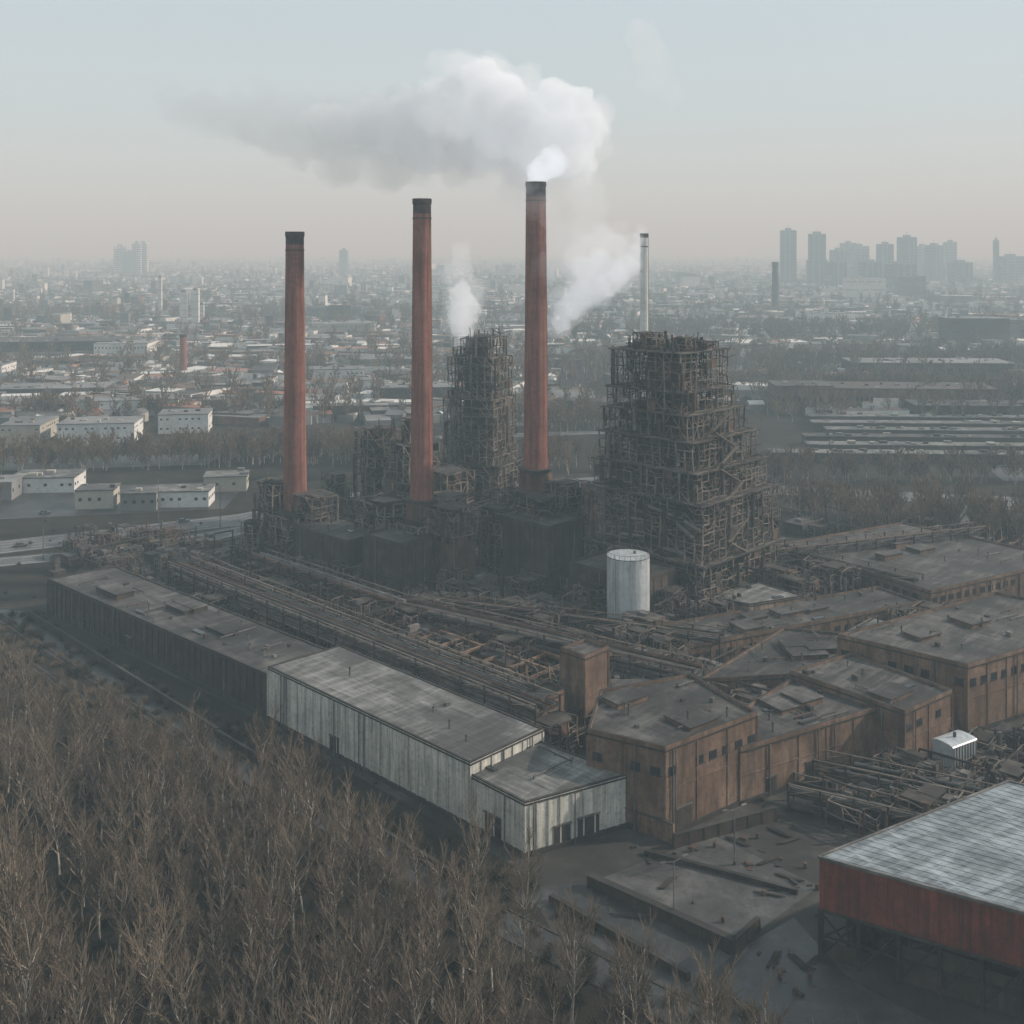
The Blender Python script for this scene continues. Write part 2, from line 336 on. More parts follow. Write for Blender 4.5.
# ------------------------------------------------------------ lattice structures
def lattice_box(b,cx,cy,ang,sx,sy,z0,z1,cell=3.2,w=.3,miss=.08,core=True,layers=2,inset=2.6,plats=.7,wild=.25,overs=.6,cf=(.4,.68)):
    nl=max(1,round((z1-z0)/cell)); lv=[z0+(z1-z0)*i/nl for i in range(nl+1)]
    c,d=math.cos(ang),math.sin(ang)
    def P(a,bb,z): return (cx+c*a-d*bb, cy+d*a+c*bb, z)
    for ly in range(layers):
        hx=sx/2-ly*inset; hy=sy/2-ly*inset
        if hx<1 or hy<1: break
        per=[]
        nx=max(1,round(2*hx/cell)); ny=max(1,round(2*hy/cell))
        for i in range(nx): per.append((-hx+2*hx*i/nx,-hy))
        for i in range(ny): per.append((hx,-hy+2*hy*i/ny))
        for i in range(nx): per.append((hx-2*hx*i/nx,hy))
        for i in range(ny): per.append((-hx,hy-2*hy*i/ny))
        n=len(per); off={}
        def J(i,k):
            i%=n
            if (i,k) not in off: off[(i,k)]=(U(-.25,.25),U(-.25,.25),U(-.3,.3))
            o=off[(i,k)]; return P(per[i][0]+o[0],per[i][1]+o[1],lv[k]+o[2])
        m='steel2' if ly==0 else 'steel'
        for i in range(n):
            for k in range(nl+1):
                if k<nl and R()>miss: b.beam(J(i,k),J(i,k+1),w*U(.8,1.5),random.choice([m,m,'steel']))
                if R()>miss: b.beam(J(i,k),J(i+1,k),w*U(.6,1.3),random.choice([m,m,'steel','pipe']))
                if k<nl:
                    r=R()
                    if r<.3: b.beam(J(i,k),J(i+1,k+1),w*.6,m)
                    elif r<.6: b.beam(J(i+1,k),J(i,k+1),w*.6,m)
                    elif r<.64:
                        q=[J(i,k),J(i+1,k),J(i+1,k+1),J(i,k+1)]; b.add(q,[(0,1,2,3)],random.choice(['core','rustwall','slab']))
                    if ly==0 and R()<.5:
                        p=J(i,k);q=J(i+1,k); b.beam((p[0],p[1],p[2]+1.1),(q[0],q[1],q[2]+1.1),.12,'steel2')
                if ly==0 and R()<wild:
                    p=J(i,k); L=U(.6,2.6); ox,oy=per[i]; s=math.hypot(ox,oy)+.01
                    q=P(per[i][0]+ox/s*L,per[i][1]+oy/s*L,p[2]+U(-1.2,1.5)); b.beam(p,q,w*.5,'steel')
    for k in range(nl+1):
        for _ in range(3):
            if R()<plats:
                lx=U(.35,.8)*sx;lyy=U(.35,.8)*sy
                ox=U(-1,1)*(sx+overs-lx)/2;oy=U(-1,1)*(sy+overs-lyy)/2
                p=P(ox,oy,0); b.obox(p[0],p[1],ang,lx,lyy,lv[k]+_*.05,lv[k]+.22+_*.05,'slab')
    if core:
        z=z0
        while z<z1-1:
            hh=min(U(4,10),z1-z-.3)
            p=P(U(-.08,.08)*sx,U(-.08,.08)*sy,0)
            b.obox(p[0],p[1],ang+U(-.02,.02),sx*U(*cf),sy*U(*cf),z,z+hh,random.choice(['core','core','core','rustwall']))
            z+=hh
    for _ in range(int((sx+sy)/5)):
        s=random.choice([(U(-.5,.5)*sx,-sy/2-.5),(sx/2+.5,U(-.5,.5)*sy),(-sx/2-.5,U(-.5,.5)*sy)])
        p=P(s[0],s[1],0); r=U(.2,.6); za=U(z0,z0+(z1-z0)*.4)
        b.cyl((p[0],p[1],za),(p[0],p[1],U(za+3,z1+1.5)),r,r,8,random.choice(['pipe','rustwall','steel']))
def spikes(b,cx,cy,s,z,n,hmax):
    for _ in range(n):
        x=cx+U(-.5,.5)*s;y_=cy+U(-.5,.5)*s; b.beam((x,y_,z-1),(x+U(-.3,.3),y_+U(-.3,.3),z+U(.5,hmax)),.2,'steel')
        if R()<.4: b.beam((x,y_,z+1),(x+U(-4,4),y_+U(-4,4),z+U(0,2.5)),.18,'steel')

b=MB()
st=[(0,14,42,51,325),(14,30,39.5,50.8,325),(30,38,36,49.8,325.5),(38,46,33,49.2,326),(46,53,29.5,48.2,326.5),(53,59,26.5,47.2,327),(59,70,24.5,46.8,327)]
for z0,z1,s,cx,cy in st:
    lattice_box(b,cx,cy,ANG,s,s,z0,z1,cell=2.8,w=.25,miss=.05,inset=3.4,plats=.45,cf=(.25,.5))
    b.obox(cx,cy,ANG,s+1.6,s+1.6,z1-.3,z1-.08,'slab')
spikes(b,46.8,327,24,70,40,4)
for dx,dy,s,hh in ((-9,1,7,4),(-3,-6,6,3),(3,3,8,2.4),(8,-3,5,3.5),(10,5,6,2)):
    p=Vector((46.8,327))+AX*dx*.9+BX*dy; lattice_box(b,p.x,p.y,ANG,s,s,69.5,70+hh,cell=2,w=.22,layers=1,core=R()<.5)
for k in range(12):
    p0=Vector((51,325))+AX*U(-16,16)-BX*20.5; z=U(5,30); b.cyl((p0.x,p0.y,z),(p0.x+AX.x*U(4,12),p0.y+AX.y*6,z+U(-3,3)),.5,.5,8,'pipe')
for st_ in range(10):
    z=3+st_*5; off=21.5-max(0,(z-14))*.18; p0=Vector((50,325))+AX*off+BX*(-7 if st_%2 else 3); p1=Vector((50,325))+AX*off+BX*(3 if st_%2 else -7)
    b.beam((p0.x,p0.y,z),(p1.x,p1.y,z+5),.8,'steel2',.3)
b.obj('blast_furnace_tower')

b=MB()
for z0,z1,s in ((0,22,27),(22,45,20.5),(45,60,18),(60,67,15)): lattice_box(b,-11.6,404,ANG+.3,s,s*.9,z0,z1,cell=2.9,w=.3,cf=(.3,.55))
spikes(b,-11.6,404,15,67,16,4)
b.obj('lattice_process_tower')
b=MB()
lattice_box(b,-34,372,ANG,13,13,0,34,w=.3); lattice_box(b,-34,372,ANG,8,8,34,42,w=.26)
lattice_box(b,-47,382,ANG,11,11,0,37,w=.3); spikes(b,-40,376,16,37,10,6)
lattice_box(b,-21,360,ANG,12,12,0,27,w=.3)
b.obj('lattice_process_tower')
b=MB()
lattice_box(b,-69,350,ANG,17,17,0,16,w=.28,core=False); lattice_box(b,-75,353,ANG,11,12,0,25,w=.28); lattice_box(b,-62,347,ANG,10,10,0,22,w=.28,core=False)
b.obj('chimney_scaffold')
b=MB()
lattice_box(b,-28,329,ANG,19,17,0,19,w=.28,core=False); lattice_box(b,-18,321,ANG,12.5,10.5,17,24,w=.24,core=False,cell=2.4); lattice_box(b,-38,336,ANG,14,14,0,23,w=.28); lattice_box(b,-20,333,ANG,10,10,0,25,w=.28,core=False)
b.obj('chimney_scaffold')
b=MB()
lattice_box(b,8,343,ANG,21,20,0,24,w=.28,core=False); lattice_box(b,17,342,ANG,10,10,0,27,w=.28); lattice_box(b,-4,337,ANG,12,10,0,20,w=.28)
b.obj('chimney_scaffold')

# ------------------------------------------------------------ storage tanks
def tank(name,x,y,r,h,m='tank'):
    e=empty(name);b=MB();N=48
    b.cyl((x,y,0),(x,y,h),r,r,N,m,False); b.cyl((x,y,h),(x,y,h+.5),r,.2,N,m,True)
    b.obj('shell',e,smooth=True)
    c=MB()
    for k in range(1,6): c.cyl((x,y,h*k/6),(x,y,h*k/6+.1),r+.03,r+.03,N,m,False)
    for k in range(24):
        t=k*math.pi/12; t2=t+math.pi/12
        p=(x+r*math.cos(t),y+r*math.sin(t));q=(x+r*math.cos(t2),y+r*math.sin(t2))
        c.beam((p[0],p[1],h),(p[0],p[1],h+1.1),.07,'pipe'); c.beam((p[0],p[1],h+1.1),(q[0],q[1],h+1.1),.07,'pipe')
    c.cyl((x,y,h-.1),(x,y,h+.08),r+.15,r+.15,N,'pipe',False)
    t=-2.3; px,py=x+(r+.4)*math.cos(t),y+(r+.4)*math.sin(t)
    c.beam((px-.2,py,0),(px-.2,py,h+1),.07,'pipe'); c.beam((px+.2,py,0),(px+.2,py,h+1),.07,'pipe')
    c.cyl((x+r*.3,y,h+.3),(x+r*.3,y,h+1),.4,.4,12,'pipe')
    c.cyl((x,y,0),(x,y,.5),r+.5,r+.5,N,'conc')
    c.obj('hoops_rail_and_ladder',e)
tank('storage_tank',30,284,5.5,20.5)
FOOT.append(sq(30,284,12))
# pale boxy filter unit with shallow arched roof
b=MB(); ux,uy=84.5,210; ua=.55; uc,us=math.cos(ua),math.sin(ua)
b.obox(ux,uy,ua,7,4.6,.8,6,'tank','tank')
prv=None
for i in range(9):
    t=math.pi*i/8; v=-2.35*math.cos(t); z=6+.5*math.sin(t); cur=[]
    for s in (-3.6,3.6): cur.append((ux+uc*s-us*v,uy+us*s+uc*v,z))
    if prv: b.add([prv[0],prv[1],cur[1],cur[0]],[(0,1,2,3)],'tank')
    prv=cur
for s in (-3.6,3.6):
    b.add([(ux+uc*s-us*(-2.35*math.cos(math.pi*i/8)),uy+us*s+uc*(-2.35*math.cos(math.pi*i/8)),6+.5*math.sin(math.pi*i/8)) for i in range(9)],[tuple(range(9))],'tank')
for i in range(9):
    s=-3.3+i*6.6/8
    for v in (-2.36,2.36): b.obox(ux+uc*s-us*v,uy+us*s+uc*v,ua,.16,.16,.8,5.95,'pipe')
for s in (-3,0,3):
    for v in (-2,2): b.obox(ux+uc*s-us*v,uy+us*s+uc*v,ua,.4,.4,0,.8,'steel')
b.cyl((ux,uy,6.3),(ux,uy,7.4),.3,.3,10,'pipe'); b.obj('white_filter_unit')

# ------------------------------------------------------------ pipe racks
def rack(name,p,q,width,z,levels=2,np_=6,step=7,steelm='steel'):
    b=MB(); p=Vector(p);q=Vector(q);L=(q-p).length;t=(q-p)/L;n=Vector((-t.y,t.x))
    k=int(L/step)
    for i in range(k+1):
        c=p+t*(L*i/k)
        for s in (-1,1):
            a=c+n*s*width/2; b.beam((a.x,a.y,0),(a.x,a.y,z+1.5),.35,steelm)
        for l in range(levels):
            a=c+n*width/2;d=c-n*width/2; zz=z-l*3; b.beam((a.x,a.y,zz-.4),(d.x,d.y,zz-.4),.35,steelm)
        if i<k:
            c2=p+t*(L*(i+1)/k)
            for s in (-1,1):
                a=c+n*s*width/2;d=c2+n*s*width/2
                b.beam((a.x,a.y,z-.4),(d.x,d.y,z-.4),.3,steelm); b.beam((a.x,a.y,z+1.4),(d.x,d.y,z+1.4),.22,'steel2')
                b.beam((a.x,a.y,z-.4),(d.x,d.y,z+1.4),.16,'steel2')
                if i%2: b.beam((a.x,a.y,z-.4),(d.x,d.y,.5),.16,steelm)
    for l in range(levels):
        for j in range(np_):
            o=n*(-width/2+width*(j+.5)/np_+U(-.2,.2)); r=random.choice([.15,.25,.35,.5]); zz=z-l*3+r-.2
            s0=0 if R()<.7 else U(0,.3); s1=1 if R()<.7 else U(.7,1)
            a=p+t*L*s0+o;d=p+t*L*s1+o
            b.cyl((a.x,a.y,zz),(d.x,d.y,zz),r,r,8,random.choice(['pipe','pipe','steel','steel','rustwall']))
    b.obj(name)
rack('pipe_rack',(-94,311),(7,214),7,10.5,2,7)
rack('pipe_rack',(-88,318),(10,222),4,8,1,4)
rack('pipe_rack',(-28,281),(40,236),6,9,2,6)
rack('pipe_rack',(-20,290),(50,262),5,7,1,5)
rack('pipe_rack',(-75,325),(-28,281),5,9,2,5)
rack('pipe_rack',(84,333),(112,303),5,8,2,5)
rack('pipe_rack',(70,322),(150,352),5,10,2,5)
rack('pipe_rack',(50,197),(80,181),4.5,3.4,2,6,5)
rack('pipe_rack',(57,206),(88,190),5,3.6,2,6,5)
rack('pipe_rack',(2,268),(24,250),5,8,2,5)

# ------------------------------------------------------------ yard clutter
def clutter(name,n,region,hmin=2,hmax=6.5,frame=.3):
    b=MB(); c=0;t=0
    xs=[p[0] for p in region];ys=[p[1] for p in region]
    while c<n and t<n*20:
        t+=1; x=U(min(xs),max(xs));yy=U(min(ys),max(ys))
        if not inpoly(x,yy,region) or any(inpoly(x,yy,f) for f in FOOT): continue
        c+=1; k=R(); a=ANG+(math.pi/2 if R()<.5 else 0)
        if k<frame:
            lattice_box(b,x,yy,ANG,U(4,11),U(4,9),0,U(hmin+1,hmax+2),cell=2.6,w=.2,layers=1,core=R()<.4,plats=.3,wild=.3)
        elif k<.55:
            L=U(5,26); z=U(1,hmax); p=Vector((x,yy)); q=p+Vector((math.cos(a),math.sin(a)))*L; r=U(.12,.4)
            b.cyl((p.x,p.y,z),(q.x,q.y,z),r,r,7,random.choice(['pipe','steel','steel','rustwall']))
            for i in range(int(L/4)+1):
                m=p+(q-p)*i/(int(L/4)+.5); b.beam((m.x,m.y,0),(m.x,m.y,z),.2,'steel')
        elif k<.75:
            L=U(4,13);W=U(3,8);h=U(hmin,hmax)
            b.obox(x,yy,a,L,W,0,h,random.choice(['darkwall','brownwall','darkwall','rustwall']),random.choice(['roofdark','roofdark','roofdark','roofpale']),False)
            b.obox(x,yy,a,L*.3,W*.3,h,h+U(.5,1.5),'pipe')
        elif k<.82:
            r=U(.8,1.8);h=U(3,hmax+1); b.cyl((x,yy,0),(x,yy,h),r,r,16,random.choice(['pipe','rustwall','steel'])); b.cyl((x,yy,h),(x,yy,h+.7),r,r*.3,16,'steel')
        else:
            L=U(4,15);z=U(3,hmax+3) if hmax>3 else U(.5,hmax); d=Vector((math.cos(a),math.sin(a)))*L
            b.beam((x,yy,z),(x+d.x,yy+d.y,z+U(-.4,.4)*min(4,hmax)*.5),.35,'steel'); b.beam((x,yy,0),(x,yy,z),.3,'steel'); b.beam((x+d.x,yy+d.y,0),(x+d.x,yy+d.y,z),.3,'steel')
    b.obj(name)
clutter('process_plant_pipework',350,[(-112,318),(8,206),(14,215),(45,250),(30,300),(-60,345),(-95,350)],2,7,.38)
clutter('process_plant_pipework',130,[(30,262),(60,276),(95,310),(80,345),(20,330),(20,290)],2,8,.4)
clutter('furnace_yard_pipework',130,[(-90,345),(-60,330),(60,345),(80,375),(30,410),(-60,410)],4,16,.5)
clutter('stockyard_pipework',90,[(18,208),(60,232),(118,276),(150,290),(150,305),(108,290),(42,256)],1.5,5,.3)
clutter('stockyard_pipework',90,[(50,194),(72,208),(92,218),(125,232),(112,184),(84,182)],1,3.2,.4)
clutter('scrap_heap_pipework',60,[(-140,330),(-90,325),(-85,345),(-100,385),(-150,370)],1,4,.3)
clutter('rooftop_and_yard_pipework',70,[(110,370),(170,330),(210,340),(190,400),(90,400)],1,5,.3)
b=MB()
for i in range(60):
    x,yy=random.choice([(U(20,42),U(181,190)),(U(38,52),U(168,188)),(U(34,42),U(146,156)),(U(14,46),U(160,186))])
    if any(inpoly(x,yy,f) for f in FOOT): continue
    a=U(0,3); k=R()
    if k<.6: b.obox(x,yy,a,U(.3,1.6),U(.2,.8),0.02,U(.1,.45),random.choice(['trim','rustwall','conc','steel']))
    elif k<.85:
        for j in range(4): b.cyl((x+.3*j,yy,.3),(x+.3*j+math.cos(a)*4,yy+math.sin(a)*4,.3),.1,.1,6,'steel')
    else: b.cyl((x,yy,0),(x,yy,.9),.3,.3,10,'rustwall')
b.obj('yard_scrap_and_crates')

b=MB()
for i in range(6):
    for j in range(3):
        c=Vector((-22,262))+AX*i*7+BX*j*7
        b.obox(c.x,c.y,ANG,.8,.8,0,7,'brownwall')
        if i<5: d=c+AX*7; b.beam((c.x,c.y,6.6),(d.x,d.y,6.6),.7,'tanwall' if j==0 else 'brownwall')
        if j<2: d=c+BX*7; b.beam((c.x,c.y,6.57),(d.x,d.y,6.57),.6,'brownwall')
b.obj('concrete_frame_bays')

def strip(name,pts,z,m):
    b=MB(); b.add([(x,y_,z) for x,y_ in ccw(pts)],[tuple(range(len(pts)))],m); return b.obj(name)
strip('concrete_apron',[(14,174),(34,187),(48,172),(33,158)],.06,'slabpale')
strip('asphalt_ramp',[(0,171),(11,173),(31,155),(22,146)],.065,'yardroad')
strip('asphalt_yard',[(33,157),(42,164),(46,150),(60,136),(44,130),(26,144)],.07,'yardroad')
def lowwall(name,p,q,h,w=.5,m='darkwall'):
    b=MB(); p=Vector(p);q=Vector(q); c=(p+q)/2; t=q-p; a=math.atan2(t.y,t.x)
    b.obox(c.x,c.y,a,t.length,w,0,h,m); b.obox(c.x,c.y,a,t.length+.2,w+.25,h,h+.15,'conc')
    k=int(t.length/3)
    for i in range(k+1):
        d=p+t*i/k; b.obox(d.x,d.y,a,.4,w+.2,0,h-.02,m)
    b.obj(name)
lowwall('retaining_wall',(12.2,172),(31.5,156),1.8,1.0)
lowwall('retaining_wall',(6,168),(24,150),1.0,.6)
lowwall('concrete_wall',(19.5,190),(27,184.5),3.2,.5,'brownwall')
lowwall('concrete_wall',(31.5,156),(36,161),1.8)
lowwall('concrete_wall',(27,183),(46,192),2.2)
lowwall('concrete_wall',(22,181),(44,170),.7)
lowwall('perimeter_wall',(-130,296),(-60,224),2.0,.4)
lowwall('perimeter_wall',(-60,224),(-8,172),1.6,.4)

def road(name,pts,width,markings=True,mat_='road'):
    b=MB(); L=[]
    P=[Vector(p) for p in pts]
    for i,p in enumerate(P):
        t=(P[min(i+1,len(P)-1)]-P[max(i-1,0)]).normalized(); n=Vector((-t.y,t.x)); L.append((p,n))
    for (p,n),(q,m_) in zip(L,L[1:]):
        w=width/2
        b.add([(*(p-n*w),.062),(*(q-m_*w),.062),(*(q+m_*w),.062),(*(p+n*w),.062)],[(0,1,2,3)],mat_)
        for s in (-1,1):
            a=p+n*s*(w+.3);c=q+m_*s*(w+.3); b.beam((a.x,a.y,.08),(c.x,c.y,.08),.4,'grey' if markings else 'conc',.24)
            if markings:
                a=p+n*s*(w-.8);c=q+m_*s*(w-.8);d=(c-a).normalized();nn=Vector((-d.y,d.x))*.15
                b.add([(*(a-nn),.067),(*(c-nn),.067),(*(c+nn),.067),(*(a+nn),.067)],[(0,1,2,3)],'paint')
        if markings:
            t=(q-p); k=max(1,int(t.length/9)); d=t.normalized(); nn=Vector((-d.y,d.x))
            for l in (-.25,0,.25):
                for i in range(k):
                    a=p+t*(i/k)+nn*width*l; c=a+d*4
                    b.add([(*(a-nn*.12),.068),(*(c-nn*.12),.068),(*(c+nn*.12),.068),(*(a+nn*.12),.068)],[(0,1,2,3)],'paint')
    b.obj(name)
HW=[(-520,300),(-300,345),(-170,366),(-98,404),(-60,440),(40,470),(160,440),(330,400),(700,380)]
road('highway',HW,16)
road('highway',[(-520,278),(-300,323),(-175,344),(-120,365),(-60,422)],10)
road('service_road',[(-240,330),(-136,300),(-60,219),(-4,165),(24,142)],5,False,'yardroad')
road('city_road',[(-800,520),(-350,545),(-120,560),(80,600)],10)
road('city_road',[(100,520),(330,500),(800,520)],12)
def rails(name,p,q):
    b=MB();p=Vector(p);q=Vector(q);t=(q-p);L=t.length;t/=L;n=Vector((-t.y,t.x))
    b.beam((p.x,p.y,.1),(q.x,q.y,.1),3,'conc',.2)
    for s in (-.72,.72):
        a=p+n*s;c=q+n*s; b.beam((a.x,a.y,.42),(c.x,c.y,.42),.14,'pipe')
    for i in range(int(L/.8)):
        c=p+t*i*.8; b.beam((*(c-n*1.3),.25),(*(c+n*1.3),.25),.26,'trim',.16)
    b.obj(name)
rails('railway_track',(-150,308),(-62,218)); rails('railway_track',(-156,304),(-66,213))

def lamp(x,y,h,a):
    b=MB(); b.cyl((x,y,0),(x,y,h),.16,.09,8,'pipe'); b.cyl((x,y,0),(x,y,.6),.28,.22,8,'conc')
    for s in (-1,1):
        q=(x+math.cos(a)*2*s,y+math.sin(a)*2*s); b.beam((x,y,h-.1),(q[0],q[1],h+.3),.1,'pipe'); b.obox(q[0],q[1],a,1.0,.35,h+.2,h+.38,'pipe')
    b.obj('street_lamp')
for x,y_ in [(-290,352),(-235,362),(-180,374),(-150,352),(-128,398),(-104,392),(-92,414),(60,480),(120,462),(190,440),(250,428),(310,412)]: lamp(x,y_,15,1.9)
for x,y_ in [(36,178),(24,163),(92,188),(-70,300)]: lamp(x,y_,9,.5)

def car(name,x,y,a,paint):
    b=MB(); c,s=math.cos(a),math.sin(a); z=.07
    Lb,W,Hb=(4.3,1.8,.85)
    P=lambda u,v:(x+c*u-s*v,y+s*u+c*v)
    b.obox(x,y,a,Lb,W,z+.3,z+Hb,paint)
    base=[P(-1.6,-.82),P(.95,-.82),P(.95,.82),P(-1.6,.82)]; top=[P(-1.15,-.68),P(.35,-.68),P(.35,.68),P(-1.15,.68)]
    b.add([(*p,z+Hb) for p in base]+[(*p,z+1.42) for p in top],[(0,1,5,4),(1,2,6,5),(2,3,7,6),(3,0,4,7)],'glass'); b.add([(*p,z+1.43) for p in top],[(0,1,2,3)],paint)
    for u in (-1.35,1.35):
        for v in (-1,1):
            p=P(u,v*(W/2-.2));q=P(u,v*(W/2+.02)); b.cyl((*p,z+.34),(*q,z+.34),.34,.34,12,'soot')
    b.obj(name)
for i in range(12):
    t=R()*3; k=int(t); p=Vector(HW[k]);q=Vector(HW[k+1]); d=(q-p); a=math.atan2(d.y,d.x); n=Vector((-d.y,d.x)).normalized()
    c=p+d*(t-k)+n*random.choice([-5.8,-2,2,5.8]); car('car',c.x,c.y,a,random.choice(['carpaint','redwall','pipe']))
for x,y_,a in [(-128,440,.2),(-135,441,.2),(-142,440,.2),(-160,445,1.7),(-175,412,.3)]: car('parked_car',x,y_,a,random.choice(['carwhite','carpaint','pipe']))

# ------------------------------------------------------------ mid-distance buildings
def slabbldg(name,cx,cy,L,W,h,ang,wall,roof,fl=1,winm='glass'):
    e=empty(name); poly=sq(cx,cy,L,W,ang); b=MB(); b.prism(poly,0,h,wall,roof)
    b.obj('walls_and_roof',e); d=MB(); FOOT.append(poly)
    c,s=math.cos(ang),math.sin(ang)
    for f in range(fl):
        z=h*(f+.45)/fl; wh=h/fl*.18
        for sx,ln,off in ((0,L,W/2),(1,W,L/2)):
            for sg in (-1,1):
                k=int(ln/3)
                for i in range(k):
                    if R()<.25: continue
                    u=-ln/2+ln*(i+.5)/k
                    lx,ly=(u,sg*(off+.02)) if sx==0 else (sg*(off+.02),u)
                    px,py=cx+c*lx-s*ly,cy+s*lx+c*ly
                    d.obox(px,py,ang if sx==0 else ang+math.pi/2,1.2,.14,z,z+wh,winm)
    d.obox(cx,cy,ang,L+.8,W+.8,h,h+.4,roof,roof)
    d.obox(cx,cy,ang,L-.4,W-.4,h+.4,h+.45,roof,roof)
    for i in range(max(2,int(L/6))):
        u=U(-.45,.45)*L;v=U(-.35,.35)*W; d.obox(cx+c*u-s*v,cy+s*u+c*v,ang,U(1,4),U(1,2.5),h+.4,h+U(.8,1.8),random.choice(['grey','cream','darkfar']))
    d.obj('windows_eaves_and_roof_units',e)
A2=.12
for cx,cy,L,W,h,w,r in [(-252,575,20,30,9,'cream','grey'),(-213,570,38,22,10,'white','grey'),(-178,600,26,20,10,'white','grey'),(-290,530,30,30,12,'cream','grey'),
    (-192,455,26,16,6,'white','roofpale'),(-160,425,14,11,7,'cream','roofpale'),(-142,422,13,11,6.5,'grey','roofpale'),(-128,428,22,12,6,'white','roofpale'),(-118,455,17,12,6,'cream','roofpale'),(-205,440,14,14,7,'grey','grey'),
    (-420,1000,120,60,16,'darkfar','darkfar'),(-345,985,46,40,15,'white','grey'),(-130,800,44,22,12,'white','grey'),(-400,830,40,30,12,'white','grey'),(-190,1250,70,40,14,'cream','grey'),(-100,900,60,40,10,'grey','grey'),(-300,720,70,30,9,'darkfar','grey'),(-60,700,50,26,12,'darkfar','grey'),(-620,1150,90,40,16,'grey','grey'),(-540,900,60,30,12,'white','grey'),(-250,1500,90,30,18,'grey','darkfar'),(-230,660,60,20,9,'white','grey'),(-130,670,40,24,8,'cream','grey'),(-330,640,50,22,9,'grey','grey')]:
    slabbldg('factory_shed' if w!='cream' else 'office_block',cx,cy,L,W,h,A2+U(-.06,.06),w,r,2 if h>8 else 1)
for cx,cy,L,W,h,w,r in [(232,690,132,34,13,'brownwall','darkfar'),(175,668,34,26,17,'brownwall','roofdark'),(262,640,60,24,9,'darkfar','roofdark'),(470,1120,60,30,28,'darkfar','grey'),(550,1160,60,30,24,'grey','grey'),(405,1400,60,30,16,'white','grey'),(640,2000,70,30,44,'white','grey'),(760,2100,50,30,44,'grey','grey'),(110,640,40,22,12,'darkfar','grey'),(320,850,120,36,12,'darkfar','grey'),(480,900,100,40,10,'darkfar','darkfar')]:
    slabbldg('factory_hall',cx,cy,L,W,h,-.06,w,r,3 if h>20 else 1)
for i in range(7):
    yy=470+i*22
    slabbldg('long_low_shed',200+i*9+U(-6,6),yy+40,U(120,170),9,4.5,-.05,'darkfar',random.choice(['roofpale','roofdark','roofpale']),1)
strip('gravel_lot',[(150,395),(290,420),(300,450),(165,430)],.05,'slabpale')
strip('gravel_lot',[(210,470),(330,470),(350,500),(215,498)],.05,'slabpale')
strip('parking_lot',[(-230,395),(-110,420),(-112,470),(-240,450)],.05,'yardroad')
strip('parking_lot',[(-300,480),(-140,505),(-140,530),(-320,520)],.05,'slabpale')

def tower(name,cx,cy,w,d_,h,m='grey',steps=1,ang=.2):
    b=MB(); z=0
    for s in range(steps):
        z1=h*(s+1)/steps if steps>1 else h; f=1-.16*s
        b.obox(cx,cy,ang,w*f,d_*f,z,z1,m,bottom=False)
        k=int((z1-z)/8)
        for i in range(k): b.obox(cx,cy,ang,w*f+.8,d_*f+.8,z+8*i+2,z+8*i+5,'glass')
        for i in range(3): b.obox(cx+(i-1)*w*f*.3,cy-d_*f*.5-1,ang,w*f*.08,1.5,z,z1,'grey',bottom=False)
        z=z1
    b.obox(cx,cy,ang,w*.4,d_*.4,h,h+6,'grey'); b.beam((cx,cy,h),(cx,cy,h+14),.8,'grey')
    b.obj(name)
for x,y_,w,h,m,s in [(728,2900,40,144,'darkfar',1),(790,2850,52,134,'darkfar',2),(889,3000,34,92,'darkfar',1),(1008,3300,36,112,'darkfar',1),(975,3100,46,103,'grey',1),(1017,3000,40,108,'darkfar',1),(1041,2900,38,126,'darkfar',1),(1193,3200,32,103,'grey',1),(1170,3050,42,105,'darkfar',2),(1314,3300,32,115,'grey',1),(1320,3000,12,119,'grey',1),(879,2700,46,63,'darkfar',1),(917,2600,56,60,'darkfar',1),(1181,2900,48,60,'darkfar',1),(1358,3000,60,75,'grey',1),(795,2700,40,63,'darkfar',1),
    (-1390,3900,42,103,'white',1),(-1320,3800,42,83,'grey',1),(-1330,3900,30,114,'white',1),(-1325,3950,34,114,'white',1),(-596,3900,28,90,'grey',1)]:
    tower('high_rise_tower',x,y_,w,w*.9,h,m,s,U(-.3,.5))
def silo(x,y_,w,h):
    b=MB(); b.obox(x,y_,.1,w,w,0,h,'white',bottom=False); b.obox(x,y_,.1,w*.6,w*.6,h,h+3,'grey')
    for i in range(5): b.obox(x,y_,.1,w+.3,w+.3,h*(i+.5)/5,h*(i+.5)/5+.5,'grey')
    b.obj('concrete_silo_tower')
for x,y_,w,h in [(-405,1358,9,44),(-392,1362,9,46),(-395,1400,6,26),(-480,1500,5,58)]: silo(x,y_,w,h)
b=MB(); b.cyl((405,1692,0),(405,1692,76),6,4.5,20,'darkfar'); b.cyl((405,1692,70),(405,1692,77),5.4,5.4,20,'darkfar'); b.obj('distant_chimney')
b=MB(); b.cyl((-245,820,0),(-245,820,34),3,2.4,20,'brick'); b.cyl((-245,820,33),(-245,820,35),2.9,2.9,20,'soot'); b.obj('distant_chimney')

